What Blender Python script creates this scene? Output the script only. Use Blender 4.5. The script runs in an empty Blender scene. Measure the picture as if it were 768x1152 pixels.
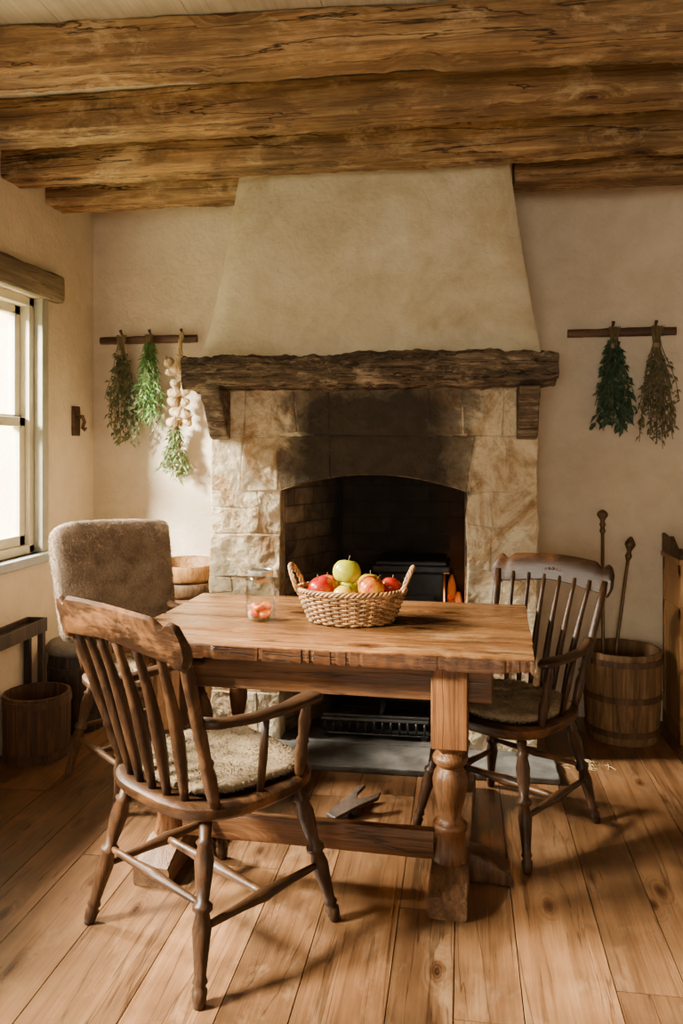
import bpy, bmesh, math, random, bisect
from mathutils import Vector, Matrix, noise
random.seed(7)
C = bpy.context.scene.collection
R = random.uniform

# ---------------------------------------------------------------- materials
def nmat(name):
    m = bpy.data.materials.new(name); m.use_nodes = True
    nt = m.node_tree; b = nt.nodes['Principled BSDF']
    return m, nt, b
def nd(nt, t, **kw):
    n = nt.nodes.new(t)
    for k, v in kw.items():
        if k in n.inputs.keys(): n.inputs[k].default_value = v
        else: setattr(n, k, v)
    return n
def ramp(nt, stops, src):
    r = nt.nodes.new('ShaderNodeValToRGB'); e = r.color_ramp.elements
    while len(e) < len(stops): e.new(0.5)
    for i, (p, c) in enumerate(stops):
        e[i].position = p; e[i].color = (*c, 1) if len(c) == 3 else c
    nt.links.new(src, r.inputs[0]); return r.outputs[0]
def mix(nt, mode, f, a, b):
    m = nt.nodes.new('ShaderNodeMix'); m.data_type = 'RGBA'; m.blend_type = mode
    for i, v in ((0, f), (6, a), (7, b)):
        if hasattr(v, 'links'): nt.links.new(v, m.inputs[i])
        elif i == 0: m.inputs[0].default_value = v
        else: m.inputs[i].default_value = (*v, 1)
    return m.outputs[2]
def mapped(nt, v, scale):
    mp = nd(nt, 'ShaderNodeMapping'); mp.inputs['Scale'].default_value = scale
    nt.links.new(v, mp.inputs[0]); return mp.outputs[0]
def coords(nt, attr=None):
    tc = nd(nt, 'ShaderNodeTexCoord'); src = tc.outputs['Object']
    add = nd(nt, 'ShaderNodeVectorMath', operation='ADD'); nt.links.new(src, add.inputs[0])
    if attr:
        a = nd(nt, 'ShaderNodeAttribute', attribute_name=attr); rv = a.outputs['Fac']
    else:
        a = nd(nt, 'ShaderNodeObjectInfo'); rv = a.outputs['Random']
    ml = nd(nt, 'ShaderNodeMath', operation='MULTIPLY'); ml.inputs[1].default_value = 13.7
    nt.links.new(rv, ml.inputs[0]); nt.links.new(ml.outputs[0], add.inputs[1])
    return add.outputs[0], rv, src
def bump(nt, b, h, s, d=0.01):
    bp = nd(nt, 'ShaderNodeBump'); bp.inputs['Strength'].default_value = s; bp.inputs['Distance'].default_value = d
    nt.links.new(h, bp.inputs['Height']); nt.links.new(bp.outputs[0], b.inputs['Normal'])
def noi(nt, v, s, det=6, dist=0.0, rough=0.55):
    n = nd(nt, 'ShaderNodeTexNoise'); n.inputs['Scale'].default_value = s; n.inputs['Detail'].default_value = det
    n.inputs['Distortion'].default_value = dist; n.inputs['Roughness'].default_value = rough
    nt.links.new(v, n.inputs['Vector']); return n.outputs['Fac']
def sc3(axis, cross, along):
    s = [cross]*3; s['XYZ'.index(axis)] = along; return s

def wood(name, dark, mid, light, axis='X', s=1.0, rough=0.55, attr=None, crack=0.0, knot=0.0, bs=0.4, kscale=2.0, var=0.35, worn=None, kdim='3D', wornlo=.52, patch=None, kth=1.0, wfac=.8, fine=.85, edge=None, plo=.5, spec=.35):
    m, nt, b = nmat(name)
    raw, rv, objc = coords(nt, attr)
    kd = None
    if knot > 0:
        mk = mapped(nt, raw, sc3(axis, kscale*1.7, kscale*0.75))
        vo = nd(nt, 'ShaderNodeTexVoronoi'); vo.voronoi_dimensions = kdim; vo.inputs['Scale'].default_value = 1.0
        nt.links.new(mk, vo.inputs['Vector']); kd = vo.outputs['Distance']
    g0 = mapped(nt, raw, sc3(axis, 15*s, 0.8*s))
    if kd is not None:
        pw = nd(nt, 'ShaderNodeMapRange'); pw.inputs['From Min'].default_value = 0; pw.inputs['From Max'].default_value = .3*kth; pw.inputs['To Min'].default_value = 2.0; pw.inputs['To Max'].default_value = 0
        nt.links.new(kd, pw.inputs['Value'])
        ad = nd(nt, 'ShaderNodeVectorMath', operation='ADD'); nt.links.new(g0, ad.inputs[0]); nt.links.new(pw.outputs[0], ad.inputs[1]); g0 = ad.outputs[0]
    g = noi(nt, g0, 1.6, 10, .7, 0.66)
    col = ramp(nt, [(0.28, dark), (0.5, mid), (0.74, light)], g)
    f = noi(nt, mapped(nt, raw, sc3(axis, 75*s, 2.0*s)), 2.0, 6, 0.3, 0.68)
    col = mix(nt, 'MULTIPLY', fine, col, ramp(nt, [(0.32, (.42, .38, .34)), (0.6, (1, 1, 1))], f))
    big = noi(nt, raw, 2.3, 5, 0.2, .6)
    col = mix(nt, 'MULTIPLY', 1.0, col, ramp(nt, [(0.3, (1-var,)*3), (0.7, (1+var*.6, 1+var*.55, 1+var*.5))], big))
    if attr:
        col = mix(nt, 'MULTIPLY', 1.0, col, ramp(nt, [(0, (.74, .71, .68)), (1, (1.2, 1.18, 1.16))], rv))
    if worn:
        w = noi(nt, mapped(nt, raw, sc3(axis, 8, 4)), 1.0, 8, 0.4, 0.72)
        col = mix(nt, 'MIX', ramp(nt, [(wornlo, (0, 0, 0)), (wornlo+.15, (wfac,)*3)], w), col, worn)
    if patch:
        w = noi(nt, mapped(nt, raw, sc3(axis, 6, 2.2)), 1.0, 9, 0.5, 0.72)
        col = mix(nt, 'MIX', ramp(nt, [(plo, (0, 0, 0)), (plo+.09, (.8, .8, .8))], w), col, patch)
    h = f
    if kd is not None:
        wv = nd(nt, 'ShaderNodeMath', operation='SINE'); mm = nd(nt, 'ShaderNodeMath', operation='MULTIPLY'); mm.inputs[1].default_value = 130/kth
        nt.links.new(kd, mm.inputs[0]); nt.links.new(mm.outputs[0], wv.inputs[0])
        rg = ramp(nt, [(0.2, (.6, .52, .45)), (0.8, (1, 1, 1))], wv.outputs[0])
        mask = ramp(nt, [(0.10*kth, (1, 1, 1)), (0.17*kth, (0, 0, 0))], kd)
        col = mix(nt, 'MULTIPLY', mask, col, rg)
        col = mix(nt, 'MULTIPLY', knot, col, ramp(nt, [(0.035*kth, (.12, .07, .045)), (0.065*kth, (.6, .5, .42)), (.14*kth, (1, 1, 1))], kd))
    if crack > 0:
        cn = noi(nt, mapped(nt, raw, sc3(axis, 9*s, .4*s)), 1.3, 5, 0.5)
        cr = ramp(nt, [(0.484, (1, 1, 1)), (0.5, (.05, .035, .025)), (0.510, (1, 1, 1))], cn)
        col = mix(nt, 'MULTIPLY', crack, col, cr)
        h = mix(nt, 'MULTIPLY', 1.0, f, cr)
    if edge is not None:   # grime and wear on the board's exposed long edge
        sp = nd(nt, 'ShaderNodeSeparateXYZ'); nt.links.new(objc, sp.inputs[0])
        nn = nd(nt, 'ShaderNodeMath', operation='MULTIPLY_ADD'); nn.inputs[1].default_value = .03; nt.links.new(noi(nt, objc, 22, 5), nn.inputs[0]); nt.links.new(sp.outputs[1], nn.inputs[2])
        mr = nd(nt, 'ShaderNodeMapRange'); mr.inputs['From Min'].default_value = edge; mr.inputs['From Max'].default_value = edge+.014
        nt.links.new(nn.outputs[0], mr.inputs['Value'])
        col = mix(nt, 'MULTIPLY', 1.0, col, ramp(nt, [(0, (.25, .2, .17)), (1, (1, 1, 1))], mr.outputs[0]))
    nt.links.new(col, b.inputs['Base Color'])
    rr_ = nd(nt, 'ShaderNodeMapRange'); rr_.inputs['To Min'].default_value = rough-.1; rr_.inputs['To Max'].default_value = rough+.2
    nt.links.new(f, rr_.inputs['Value']); nt.links.new(rr_.outputs[0], b.inputs['Roughness'])
    b.inputs['Specular IOR Level'].default_value = spec
    bump(nt, b, h, bs, 0.006)
    return m
def plaster(name, c1, c2, s=2.0, bs=0.25, stain=None):
    m, nt, b = nmat(name); tc = nd(nt, 'ShaderNodeTexCoord'); v = tc.outputs['Object']
    col = ramp(nt, [(0.3, c1), (0.7, c2)], noi(nt, v, s, 8, 0.3, 0.6))
    if stain:
        col = mix(nt, 'MIX', ramp(nt, [(0.45, (0, 0, 0)), (0.7, (.75, .75, .75))], noi(nt, v, 1.8, 8, 1.2, .66)), col, stain)
        col = mix(nt, 'MULTIPLY', .75, col, ramp(nt, [(.36, (.70, .62, .49)), (.52, (1, 1, 1))], noi(nt, v, 1.5, 9, .8, .66)))
    col = mix(nt, 'MULTIPLY', .5, col, ramp(nt, [(.3, (.78, .75, .7)), (.6, (1, 1, 1))], noi(nt, v, 9, 6, .5, .6)))
    nt.links.new(col, b.inputs['Base Color']); b.inputs['Roughness'].default_value = 0.92
    a = mix(nt, 'ADD', 0.5, noi(nt, v, 5, 8, 0.4, .6), noi(nt, v, 45, 4, 0))
    bump(nt, b, a, bs, 0.03); return m
def plain(name, col, rough=0.5, metal=0.0, var=0.25, s=20, emis=None, es=0, bs=0.1):
    m, nt, b = nmat(name); tc = nd(nt, 'ShaderNodeTexCoord'); v = tc.outputs['Object']
    n = noi(nt, v, s, 5, 0.2)
    c = ramp(nt, [(0.3, tuple(x*(1-var) for x in col)), (0.7, tuple(min(1, x*(1+var)) for x in col))], n)
    nt.links.new(c, b.inputs['Base Color']); b.inputs['Roughness'].default_value = rough; b.inputs['Metallic'].default_value = metal
    if emis:
        b.inputs['Emission Strength'].default_value = es
        nt.links.new(ramp(nt, [(.45, (.02, .003, 0)), (.7, emis)], noi(nt, v, 40, 4, .5)), b.inputs['Emission Color'])
    bump(nt, b, n, bs, 0.004); return m

M = {}
M['floor'] = wood('floor_wood', (.085, .040, .016), (.16, .080, .034), (.225, .12, .054), 'Y', 0.8, 0.27, 'rnd', 0.6, 0.75, 0.25, 2.3, .5, worn=(.25, .145, .073), kdim='2D', wornlo=.53, kth=.55, wfac=.55, fine=.5, patch=(.085, .042, .019), plo=.57, spec=.5)
M['gap'] = plain('floor_gap', (.010, .006, .004), .9)
M['beam'] = wood('beam_wood', (.075, .037, .014), (.29, .165, .066), (.55, .36, .165), 'X', 1.0, 0.72, None, 1.0, 1.0, 1.0, 3.6, .5, worn=(.56, .385, .2), wornlo=.53, patch=(.15, .08, .034), wfac=.8, kth=1.3, fine=.65, plo=.52)
M['mantel'] = wood('mantel_wood', (.04, .027, .015), (.15, .105, .062), (.44, .34, .22), 'X', 1.2, 0.8, None, 1.0, 0.8, 1.0, 3.4, .6, worn=(.44, .34, .22), wornlo=.5, patch=(.06, .04, .024))
M['ceil'] = wood('ceiling_boards', (.47, .40, .29), (.56, .49, .37), (.62, .55, .43), 'Y', .8, .8, None, 0, 0, .2, fine=.3)
M['table'] = wood('table_wood', (.075, .028, .008), (.20, .088, .028), (.31, .15, .054), 'X', 0.8, 0.22, 'rnd', 0.9, 0.9, 0.35, 2.0, .55, worn=(.32, .175, .072), kdim='2D', wornlo=.53, kth=.8, wfac=.6, fine=.6, edge=-.422, patch=(.11, .045, .015), plo=.57, spec=.5)
M['tableZ'] = wood('table_leg_wood', (.045, .016, .005), (.14, .057, .018), (.24, .112, .038), 'Z', 0.9, 0.32, None, 0.7, 0.3, 0.4, 2.0, .5)
M['tableY'] = wood('table_foot_wood', (.045, .021, .009), (.14, .068, .028), (.27, .155, .075), 'Y', 0.9, 0.5, None, 0.5, 0.3, 0.4, 2.0, .4)
M['tableX'] = wood('table_rail_wood', (.045, .017, .006), (.16, .067, .022), (.28, .135, .05), 'X', 0.9, 0.36, None, 0.7, 0.4, 0.4, 2.0, .5)
cd = ((.013, .006, .0025), (.036, .016, .0065), (.08, .037, .015))
M['chairX'] = wood('chair_wood_rail', *cd, 'X', 1.5, 0.34, None, 0, 0, .15, worn=(.19, .08, .028), wornlo=.49, wfac=.7, spec=.25)
M['chairY'] = wood('chair_wood_arm', *cd, 'Y', 1.5, 0.34, None, 0, 0, .15, worn=(.09, .04, .016), spec=.25)
M['chairZ'] = wood('chair_wood_spindle', *cd, 'Z', 1.5, 0.34, None, 0, 0, .15, worn=(.09, .04, .016), spec=.25)
c2 = ((.045, .022, .01), (.125, .062, .027), (.24, .135, .067))
for a in 'XYZ': M['pale'+a] = wood('oak_chair_wood_'+a.lower(), *c2, a, 1.4, .4, None, 0, 0, .2)
M['barrel'] = wood('barrel_wood', (.06, .03, .012), (.18, .098, .041), (.32, .195, .09), 'Z', 1.2, .6, None, .6, .3, .5)
M['bucket'] = wood('bucket_wood', (.028, .012, .006), (.09, .041, .017), (.17, .083, .035), 'Z', 1.2, .5, None, .5, .3, .4)
M['darkwood'] = wood('dark_stained_wood', (.012, .008, .005), (.04, .023, .014), (.085, .05, .03), 'Z', 1.3, .42)
M['cab'] = wood('cabinet_wood', (.16, .07, .022), (.38, .19, .065), (.52, .3, .12), 'Z', 1.0, .42, None, .2, .3)
M['railw'] = wood('peg_rail_wood', (.04, .018, .008), (.11, .05, .022), (.2, .1, .046), 'X', 1.4, .45)
M['lintel'] = wood('lintel_wood', (.12, .09, .05), (.22, .17, .10), (.31, .25, .155), 'Y', 1.0, .7, None, .5, .2)
M['wall'] = plaster('wall_plaster', (.54, .44, .315), (.67, .565, .425), 1.7, .4)
M['hood'] = plaster('hood_plaster', (.49, .415, .275), (.60, .525, .375), 2.0, .35, (.68, .61, .46))
M['paint'] = plain('cream_paint', (.58, .53, .38), .5, 0, .1, 12)
M['sill'] = plain('grey_green_paint', (.3, .29, .22), .55, 0, .15, 10)
M['bluesill'] = plain('blue_grey_paint', (.27, .285, .28), .5, 0, .15, 10)
M['iron'] = plain('cast_iron', (.022, .022, .025), .4, .6, .3, 30, bs=.2)
M['ironl'] = plain('worn_iron', (.12, .118, .115), .42, .8, .3, 30, bs=.2)
M['bronze'] = plain('aged_bronze', (.12, .07, .033), .45, .5, .4, 30)
M['slate'] = plain('hearth_slate', (.075, .070, .064), .6, 0, .6, 9, bs=.9)
M['string'] = plain('twine', (.3, .2, .1), .9, 0, .2)
M['garlic'] = plain('garlic_skin', (.48, .355, .19), .5, 0, .35, 40)
M['wicker'] = plain('wicker', (.28, .14, .048), .5, 0, .6, 26, bs=.3)
M['wickerd'] = plain('wicker_dark', (.18, .085, .03), .55, 0, .45, 26, bs=.3)
M['stem'] = plain('herb_stem', (.13, .095, .04), .8)
M['straw'] = plain('straw', (.38, .26, .11), .8)
M['cushion'] = plain('grey_cloth', (.17, .15, .13), .95, 0, .2, 60, bs=.4)
M['ember'] = plain('ember', (.08, .016, .006), .9, 0, .4, 30, (1, .12, .01), .55)
M['char'] = plain('charred_wood', (.13, .075, .042), .9, 0, .5, 18, bs=.8)
M['apricot'] = plain('dried_apricot', (.72, .13, .0), .4, 0, .12, 40)
M['lidm'] = plain('brushed_tin_lid', (.5, .49, .45), .35, .8, .1, 30)
M['hedge'] = plain('hedge_leaves', (.42, .46, .2), .8, 0, .6, 2.2)
M['ground'] = plain('garden_ground', (.35, .38, .2), .9, 0, .3, 3)
def leafmat(n, c1, c2):
    m, nt, b = nmat(n); tc = nd(nt, 'ShaderNodeTexCoord')
    nt.links.new(ramp(nt, [(.35, c1), (.65, c2)], noi(nt, tc.outputs['Object'], 35, 3)), b.inputs['Base Color'])
    b.inputs['Roughness'].default_value = .6; return m
M['leaf1'] = leafmat('dried_leaf', (.04, .055, .02), (.14, .15, .06))
M['leaf2'] = leafmat('rosemary_leaf', (.035, .10, .018), (.12, .25, .05))
M['leaf3'] = leafmat('sage_leaf', (.08, .13, .04), (.21, .27, .10))
M['leaf4'] = leafmat('dark_bay_leaf', (.012, .04, .02), (.04, .09, .042))
M['leaf5'] = leafmat('thyme_leaf', (.06, .06, .026), (.18, .155, .075))
def furmat(n, c1, c2):
    m, nt, b = nmat(n); tc = nd(nt, 'ShaderNodeTexCoord')
    a = ramp(nt, [(.3, c1), (.7, c2)], noi(nt, tc.outputs['Object'], 14, 5, .5))
    a = mix(nt, 'MULTIPLY', .6, a, ramp(nt, [(.3, (.55, .55, .55)), (.65, (1.1, 1.1, 1.1))], noi(nt, tc.outputs['Object'], 160, 2)))
    nt.links.new(a, b.inputs['Base Color']); b.inputs['Roughness'].default_value = .9; b.inputs['Specular IOR Level'].default_value = .15; return m
M['furb'] = furmat('brown_fur', (.16, .11, .074), (.30, .225, .16))
M['furt'] = furmat('tan_fleece', (.105, .072, .038), (.23, .165, .095))
M['furd'] = furmat('umber_fleece', (.15, .105, .058), (.35, .26, .155))
def stone():
    m, nt, b = nmat('limestone_block'); tc = nd(nt, 'ShaderNodeTexCoord'); v = tc.outputs['Object']
    at = nd(nt, 'ShaderNodeAttribute', attribute_name='rnd')
    base = ramp(nt, [(0, (.48, .37, .23)), (.3, (.66, .565, .405)), (.65, (.55, .44, .29)), (1, (.70, .62, .46))], at.outputs['Fac'])
    base = mix(nt, 'MIX', ramp(nt, [(.44, (0, 0, 0)), (.56, (.88, .88, .88))], noi(nt, v, 3.7, 9, .8, .66)), base, (.66, .57, .41))
    n1 = noi(nt, v, 9, 10, .8, .7)
    c = mix(nt, 'MULTIPLY', .85, base, ramp(nt, [(.3, (.46, .32, .18)), (.5, (1, .97, .9)), (.8, (1.2, 1.18, 1.15))], n1))
    st = noi(nt, v, 3.2, 9, 1.5, .7)
    c = mix(nt, 'MULTIPLY', .85, c, ramp(nt, [(.38, (.5, .33, .17)), (.52, (1, 1, 1))], st))
    sx = nd(nt, 'ShaderNodeSeparateXYZ'); nt.links.new(v, sx.inputs[0])
    def mth(op, a, bb):
        n = nd(nt, 'ShaderNodeMath', operation=op)
        for i, q in enumerate((a, bb)):
            if hasattr(q, 'links'): nt.links.new(q, n.inputs[i])
            else: n.inputs[i].default_value = q
        return n.outputs[0]
    dx = mth('ABSOLUTE', mth('DIVIDE', mth('ADD', sx.outputs[0], .385), .46), 0)
    dz = mth('ABSOLUTE', mth('DIVIDE', mth('SUBTRACT', sx.outputs[2], 1.42), .36), 0)
    d = mth('POWER', mth('ADD', mth('POWER', dx, 4), mth('POWER', dz, 4)), .25)
    d = mth('ADD', d, mth('MULTIPLY', mth('SUBTRACT', noi(nt, v, 5, 9, .5, .68), .5), .9))
    d = mth('ADD', d, mth('MULTIPLY', mth('SUBTRACT', at.outputs['Fac'], .5), .2))
    c = mix(nt, 'MIX', ramp(nt, [(.62, (.99, .99, .99)), (.88, (.72, .72, .72)), (1.15, (0, 0, 0))], d), c, mix(nt, 'MIX', noi(nt, v, 14, 6), (.005, .004, .003), (.055, .038, .023)))
    nt.links.new(c, b.inputs['Base Color']); b.inputs['Roughness'].default_value = .9
    hh = mix(nt, 'ADD', .5, n1, noi(nt, v, 40, 6))
    bump(nt, b, hh, .85, .025); return m
M['stone'] = stone()
def firebrick():
    m, nt, b = nmat('sooty_firebrick'); tc = nd(nt, 'ShaderNodeTexCoord')
    sp = nd(nt, 'ShaderNodeSeparateXYZ'); nt.links.new(tc.outputs['Object'], sp.inputs[0])
    ad = nd(nt, 'ShaderNodeMath', operation='ADD'); nt.links.new(sp.outputs[0], ad.inputs[0]); nt.links.new(sp.outputs[1], ad.inputs[1])
    cb = nd(nt, 'ShaderNodeCombineXYZ'); nt.links.new(ad.outputs[0], cb.inputs[0]); nt.links.new(sp.outputs[2], cb.inputs[1])
    br = nd(nt, 'ShaderNodeTexBrick'); nt.links.new(cb.outputs[0], br.inputs['Vector'])
    br.inputs['Scale'].default_value = 1; br.inputs['Brick Width'].default_value = .2; br.inputs['Row Height'].default_value = .085; br.inputs['Mortar Size'].default_value = .005
    br.inputs['Color1'].default_value = (.33, .23, .14, 1); br.inputs['Color2'].default_value = (.18, .12, .07, 1); br.inputs['Mortar'].default_value = (.14, .1, .065, 1)
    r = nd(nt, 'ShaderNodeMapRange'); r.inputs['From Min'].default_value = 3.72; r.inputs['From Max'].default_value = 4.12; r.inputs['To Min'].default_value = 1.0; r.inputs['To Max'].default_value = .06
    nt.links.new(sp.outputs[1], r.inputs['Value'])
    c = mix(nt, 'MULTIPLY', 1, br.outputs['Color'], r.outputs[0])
    c = mix(nt, 'MULTIPLY', .95, c, ramp(nt, [(.38, (.12, .1, .09)), (.62, (1, 1, 1))], noi(nt, tc.outputs['Object'], 5, 8, .5, .65)))
    nt.links.new(c, b.inputs['Base Color']); b.inputs['Roughness'].default_value = .95
    bump(nt, b, br.outputs['Color'], .6, .02); return m
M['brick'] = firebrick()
def glassy(n, k, tint=(1, 1, 1)):
    m, nt, b = nmat(n); nt.nodes.remove(b); out = nt.nodes['Material Output']
    t = nd(nt, 'ShaderNodeBsdfTransparent'); t.inputs[0].default_value = (*tint, 1)
    g = nd(nt, 'ShaderNodeBsdfGlossy'); g.inputs['Roughness'].default_value = .03
    lw = nd(nt, 'ShaderNodeLayerWeight'); lw.inputs[0].default_value = k
    mx = nd(nt, 'ShaderNodeMixShader'); nt.links.new(lw.outputs['Facing'], mx.inputs[0]) ; nt.links.new(t.outputs[0], mx.inputs[1]); nt.links.new(g.outputs[0], mx.inputs[2]); nt.links.new(mx.outputs[0], out.inputs[0])
    return m
M['pane'] = glassy('window_glass', .08); M['jar'] = glassy('jar_glass', .2, (.96, .98, .96))
def applemat(n, a, bcol, lo, hi):
    m, nt, b = nmat(n); tc = nd(nt, 'ShaderNodeTexCoord')
    v = mapped(nt, tc.outputs['Object'], (1, 1, .35))
    f = mix(nt, 'MIX', .25, noi(nt, v, 14, 5, .6), noi(nt, v, 110, 3, .3))
    nt.links.new(ramp(nt, [(lo, a), (hi, bcol)], f), b.inputs['Base Color'])
    b.inputs['Roughness'].default_value = .28; b.inputs['Specular IOR Level'].default_value = .35; return m
M['ared'] = applemat('apple_red', (.28, .004, .002), (.5, .09, .008), .5, .8)
M['ablush'] = applemat('apple_blush', (.40, .012, .003), (.62, .32, .01), .45, .6)
M['agreen'] = applemat('apple_green', (.28, .34, .004), (.5, .43, .008), .35, .65)
M['ayel'] = applemat('apple_yellow', (.56, .36, .006), (.5, .14, .008), .52, .8)

# ---------------------------------------------------------------- mesh builder
class MB:
    def __init__(s): s.v = []; s.f = []; s.r = []
    def add(s, vs, fs, r=None):
        o = len(s.v); s.v += [tuple(p) for p in vs]; s.f += [tuple(i+o for i in f) for f in fs]
        if r is None: r = R(0, 1)
        s.r += [r]*len(fs)
        return s
    def box(s, x0, x1, y0, y1, z0, z1, r=None):
        v = [(x, y, z) for z in (z0, z1) for y in (y0, y1) for x in (x0, x1)]
        return s.add(v, [(0, 2, 3, 1), (4, 5, 7, 6), (0, 1, 5, 4), (1, 3, 7, 5), (3, 2, 6, 7), (2, 0, 4, 6)], r)
    def lathe(s, prof, n=24, c=(0, 0, 0), sx=1, sy=1, groove=0, ng=1):
        vs = []; fs = []; idx = []
        for (r, z) in prof:
            if r < 1e-6: idx.append([len(vs)]); vs.append((c[0], c[1], c[2]+z))
            else:
                row = []
                for i in range(n):
                    a = 2*math.pi*i/n; k = 1-(groove/r if (groove and i % ng == 0) else 0)
                    row.append(len(vs)); vs.append((c[0]+r*k*sx*math.cos(a), c[1]+r*k*sy*math.sin(a), c[2]+z))
                idx.append(row)
        for a, b in zip(idx[:-1], idx[1:]):
            for i in range(n):
                j = (i+1) % n
                if len(a) == 1 and len(b) == 1: continue
                if len(a) == 1: fs.append((a[0], b[j], b[i]))
                elif len(b) == 1: fs.append((a[i], a[j], b[0]))
                else: fs.append((a[i], a[j], b[j], b[i]))
        return s.add(vs, fs)
    def tube(s, path, radii, n=8, closed=False, caps=True):
        P = [Vector(p) for p in path]; m = len(P)
        if not hasattr(radii, '__len__'): radii = [radii]*m
        vs = []; fs = []; up = None
        for i in range(m):
            a = P[(i-1) % m] if (closed or i > 0) else P[i]; b = P[(i+1) % m] if (closed or i < m-1) else P[i]
            t = (b-a); t = t.normalized() if t.length > 1e-9 else Vector((0, 0, 1))
            if up is None:
                up = Vector((0, 0, 1)) if abs(t.z) < .9 else Vector((1, 0, 0))
            up = (up - t*up.dot(t)).normalized(); sd = t.cross(up)
            for k in range(n):
                q = 2*math.pi*k/n; vs.append(P[i]+(up*math.sin(q)+sd*math.cos(q))*radii[i])
        for i in range(m if closed else m-1):
            i2 = (i+1) % m
            for k in range(n):
                k2 = (k+1) % n; fs.append((i*n+k, i*n+k2, i2*n+k2, i2*n+k))
        if caps and not closed:
            fs.append(tuple(range(n))[::-1]); fs.append(tuple((m-1)*n+k for k in range(n)))
        return s.add(vs, fs)
    def strip(s, path, ws, hs, n=12, e=3.0):
        P = [Vector(p) for p in path]; m = len(P); vs = []; fs = []
        for i in range(m):
            t = (P[min(i+1, m-1)]-P[max(i-1, 0)]).normalized(); sd = t.cross(Vector((0, 0, 1))).normalized(); up = sd.cross(t)
            for k in range(n):
                q = 2*math.pi*k/n; c, sn = math.cos(q), math.sin(q)
                a = math.copysign(abs(c)**(2/e), c); b = math.copysign(abs(sn)**(2/e), sn)
                vs.append(P[i]+sd*a*ws[i]/2+up*b*hs[i]/2)
        for i in range(m-1):
            for k in range(n):
                k2 = (k+1) % n; fs.append((i*n+k, i*n+k2, (i+1)*n+k2, (i+1)*n+k))
        fs.append(tuple(range(n))[::-1]); fs.append(tuple((m-1)*n+k for k in range(n)))
        return s.add(vs, fs)
    def sweep(s, secs, axis='X', e=6, n=28, amp=0.0, freq=4.0, seed=0, lim=None, hf=1.0):
        vs = []; fs = []; m = len(secs)
        for (t, a0, a1, b0, b1) in secs:
            for k in range(n):
                q = 2*math.pi*(k+.5)/n; c, sn = math.cos(q), math.sin(q)
                w = (abs(c)**e+abs(sn)**e)**(-1/e); a = c*w; b = sn*w
                A = (a0+a1)/2+a*(a1-a0)/2; B = (b0+b1)/2+b*(b1-b0)/2
                if amp:
                    d = noise.noise(Vector((t*freq*.5+seed*7.3, A*freq*2, B*freq*2)))*amp + (noise.noise(Vector((t*freq*2.5+seed, A*freq*5, B*freq*5)))*amp*.4 + noise.noise(Vector((t*freq*6+seed, A*freq*14, B*freq*14)))*amp*.3)*hf
                    A += a*d; B += b*d
                if lim is not None: B = min(B, lim)
                vs.append({'X': (t, A, B), 'Y': (A, t, B), 'Z': (A, B, t)}[axis])
        for i in range(m-1):
            for k in range(n):
                k2 = (k+1) % n; fs.append((i*n+k, i*n+k2, (i+1)*n+k2, (i+1)*n+k))
        fs.append(tuple(range(n))[::-1]); fs.append(tuple((m-1)*n+k for k in range(n)))
        return s.add(vs, fs)
    def prism(s, poly, y0, y1):
        n = len(poly); vs = [(x, y0, z) for x, z in poly]+[(x, y1, z) for x, z in poly]
        fs = [tuple(range(n)), tuple(range(n, 2*n))[::-1]]+[(i, i+n, (i+1) % n+n, (i+1) % n) for i in range(n)]
        return s.add(vs, fs)
    def prismx(s, poly, x0, x1):
        n = len(poly); vs = [(x0, y, z) for y, z in poly]+[(x1, y, z) for y, z in poly]
        fs = [tuple(range(n)), tuple(range(n, 2*n))[::-1]]+[(i, i+n, (i+1) % n+n, (i+1) % n) for i in range(n)]
        return s.add(vs, fs)
    def prismz(s, poly, z0, z1):
        n = len(poly); vs = [(x, y, z0) for x, y in poly]+[(x, y, z1) for x, y in poly]
        fs = [tuple(range(n)), tuple(range(n, 2*n))[::-1]]+[(i, i+n, (i+1) % n+n, (i+1) % n) for i in range(n)]
        return s.add(vs, fs)
    def obj(s, name, mat, parent=None, loc=(0, 0, 0), smooth=False, bevel=0, seg=2, rot=None, attr=False, autos=None):
        me = bpy.data.meshes.new(name); me.from_pydata(s.v, [], s.f)
        bm = bmesh.new(); bm.from_mesh(me); bmesh.ops.recalc_face_normals(bm, faces=bm.faces); bm.to_mesh(me); bm.free()
        if attr:
            at = me.attributes.new('rnd', 'FLOAT', 'FACE')
            at.data.foreach_set('value', s.r)
        me.materials.append(mat)
        if smooth:
            for p in me.polygons: p.use_smooth = True
            if autos: me.set_sharp_from_angle(angle=math.radians(autos))
        o = bpy.data.objects.new(name, me); C.objects.link(o); o.location = loc
        if rot: o.rotation_euler = rot
        if parent: o.parent = parent
        if bevel:
            b = o.modifiers.new('bevel', 'BEVEL'); b.width = bevel; b.segments = seg; b.limit_method = 'ANGLE'; b.angle_limit = math.radians(40)
        return o
def top(o, label, cat, group=None, kind=None):
    o['label'] = label; o['category'] = cat
    if group: o['group'] = group
    if kind: o['kind'] = kind
    return o
def empty(name, loc, rz=0):
    e = bpy.data.objects.new(name, None); e.empty_display_size = .1; C.objects.link(e)
    e.location = loc; e.rotation_euler = (0, 0, math.radians(rz)); return e
def struct(o): o['kind'] = 'structure'; return o
def lin(a, b, n): return [a+(b-a)*i/(n-1) for i in range(n)]
def roughen(o, lv, size, strength):
    s = o.modifiers.new('sub', 'SUBSURF'); s.subdivision_type = 'SIMPLE'; s.levels = lv; s.render_levels = lv
    t = bpy.data.textures.new('rough', 'CLOUDS'); t.noise_scale = size; t.noise_depth = 4
    d = o.modifiers.new('disp', 'DISPLACE'); d.texture = t; d.strength = strength; d.mid_level = .5; d.texture_coords = 'LOCAL'

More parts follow.
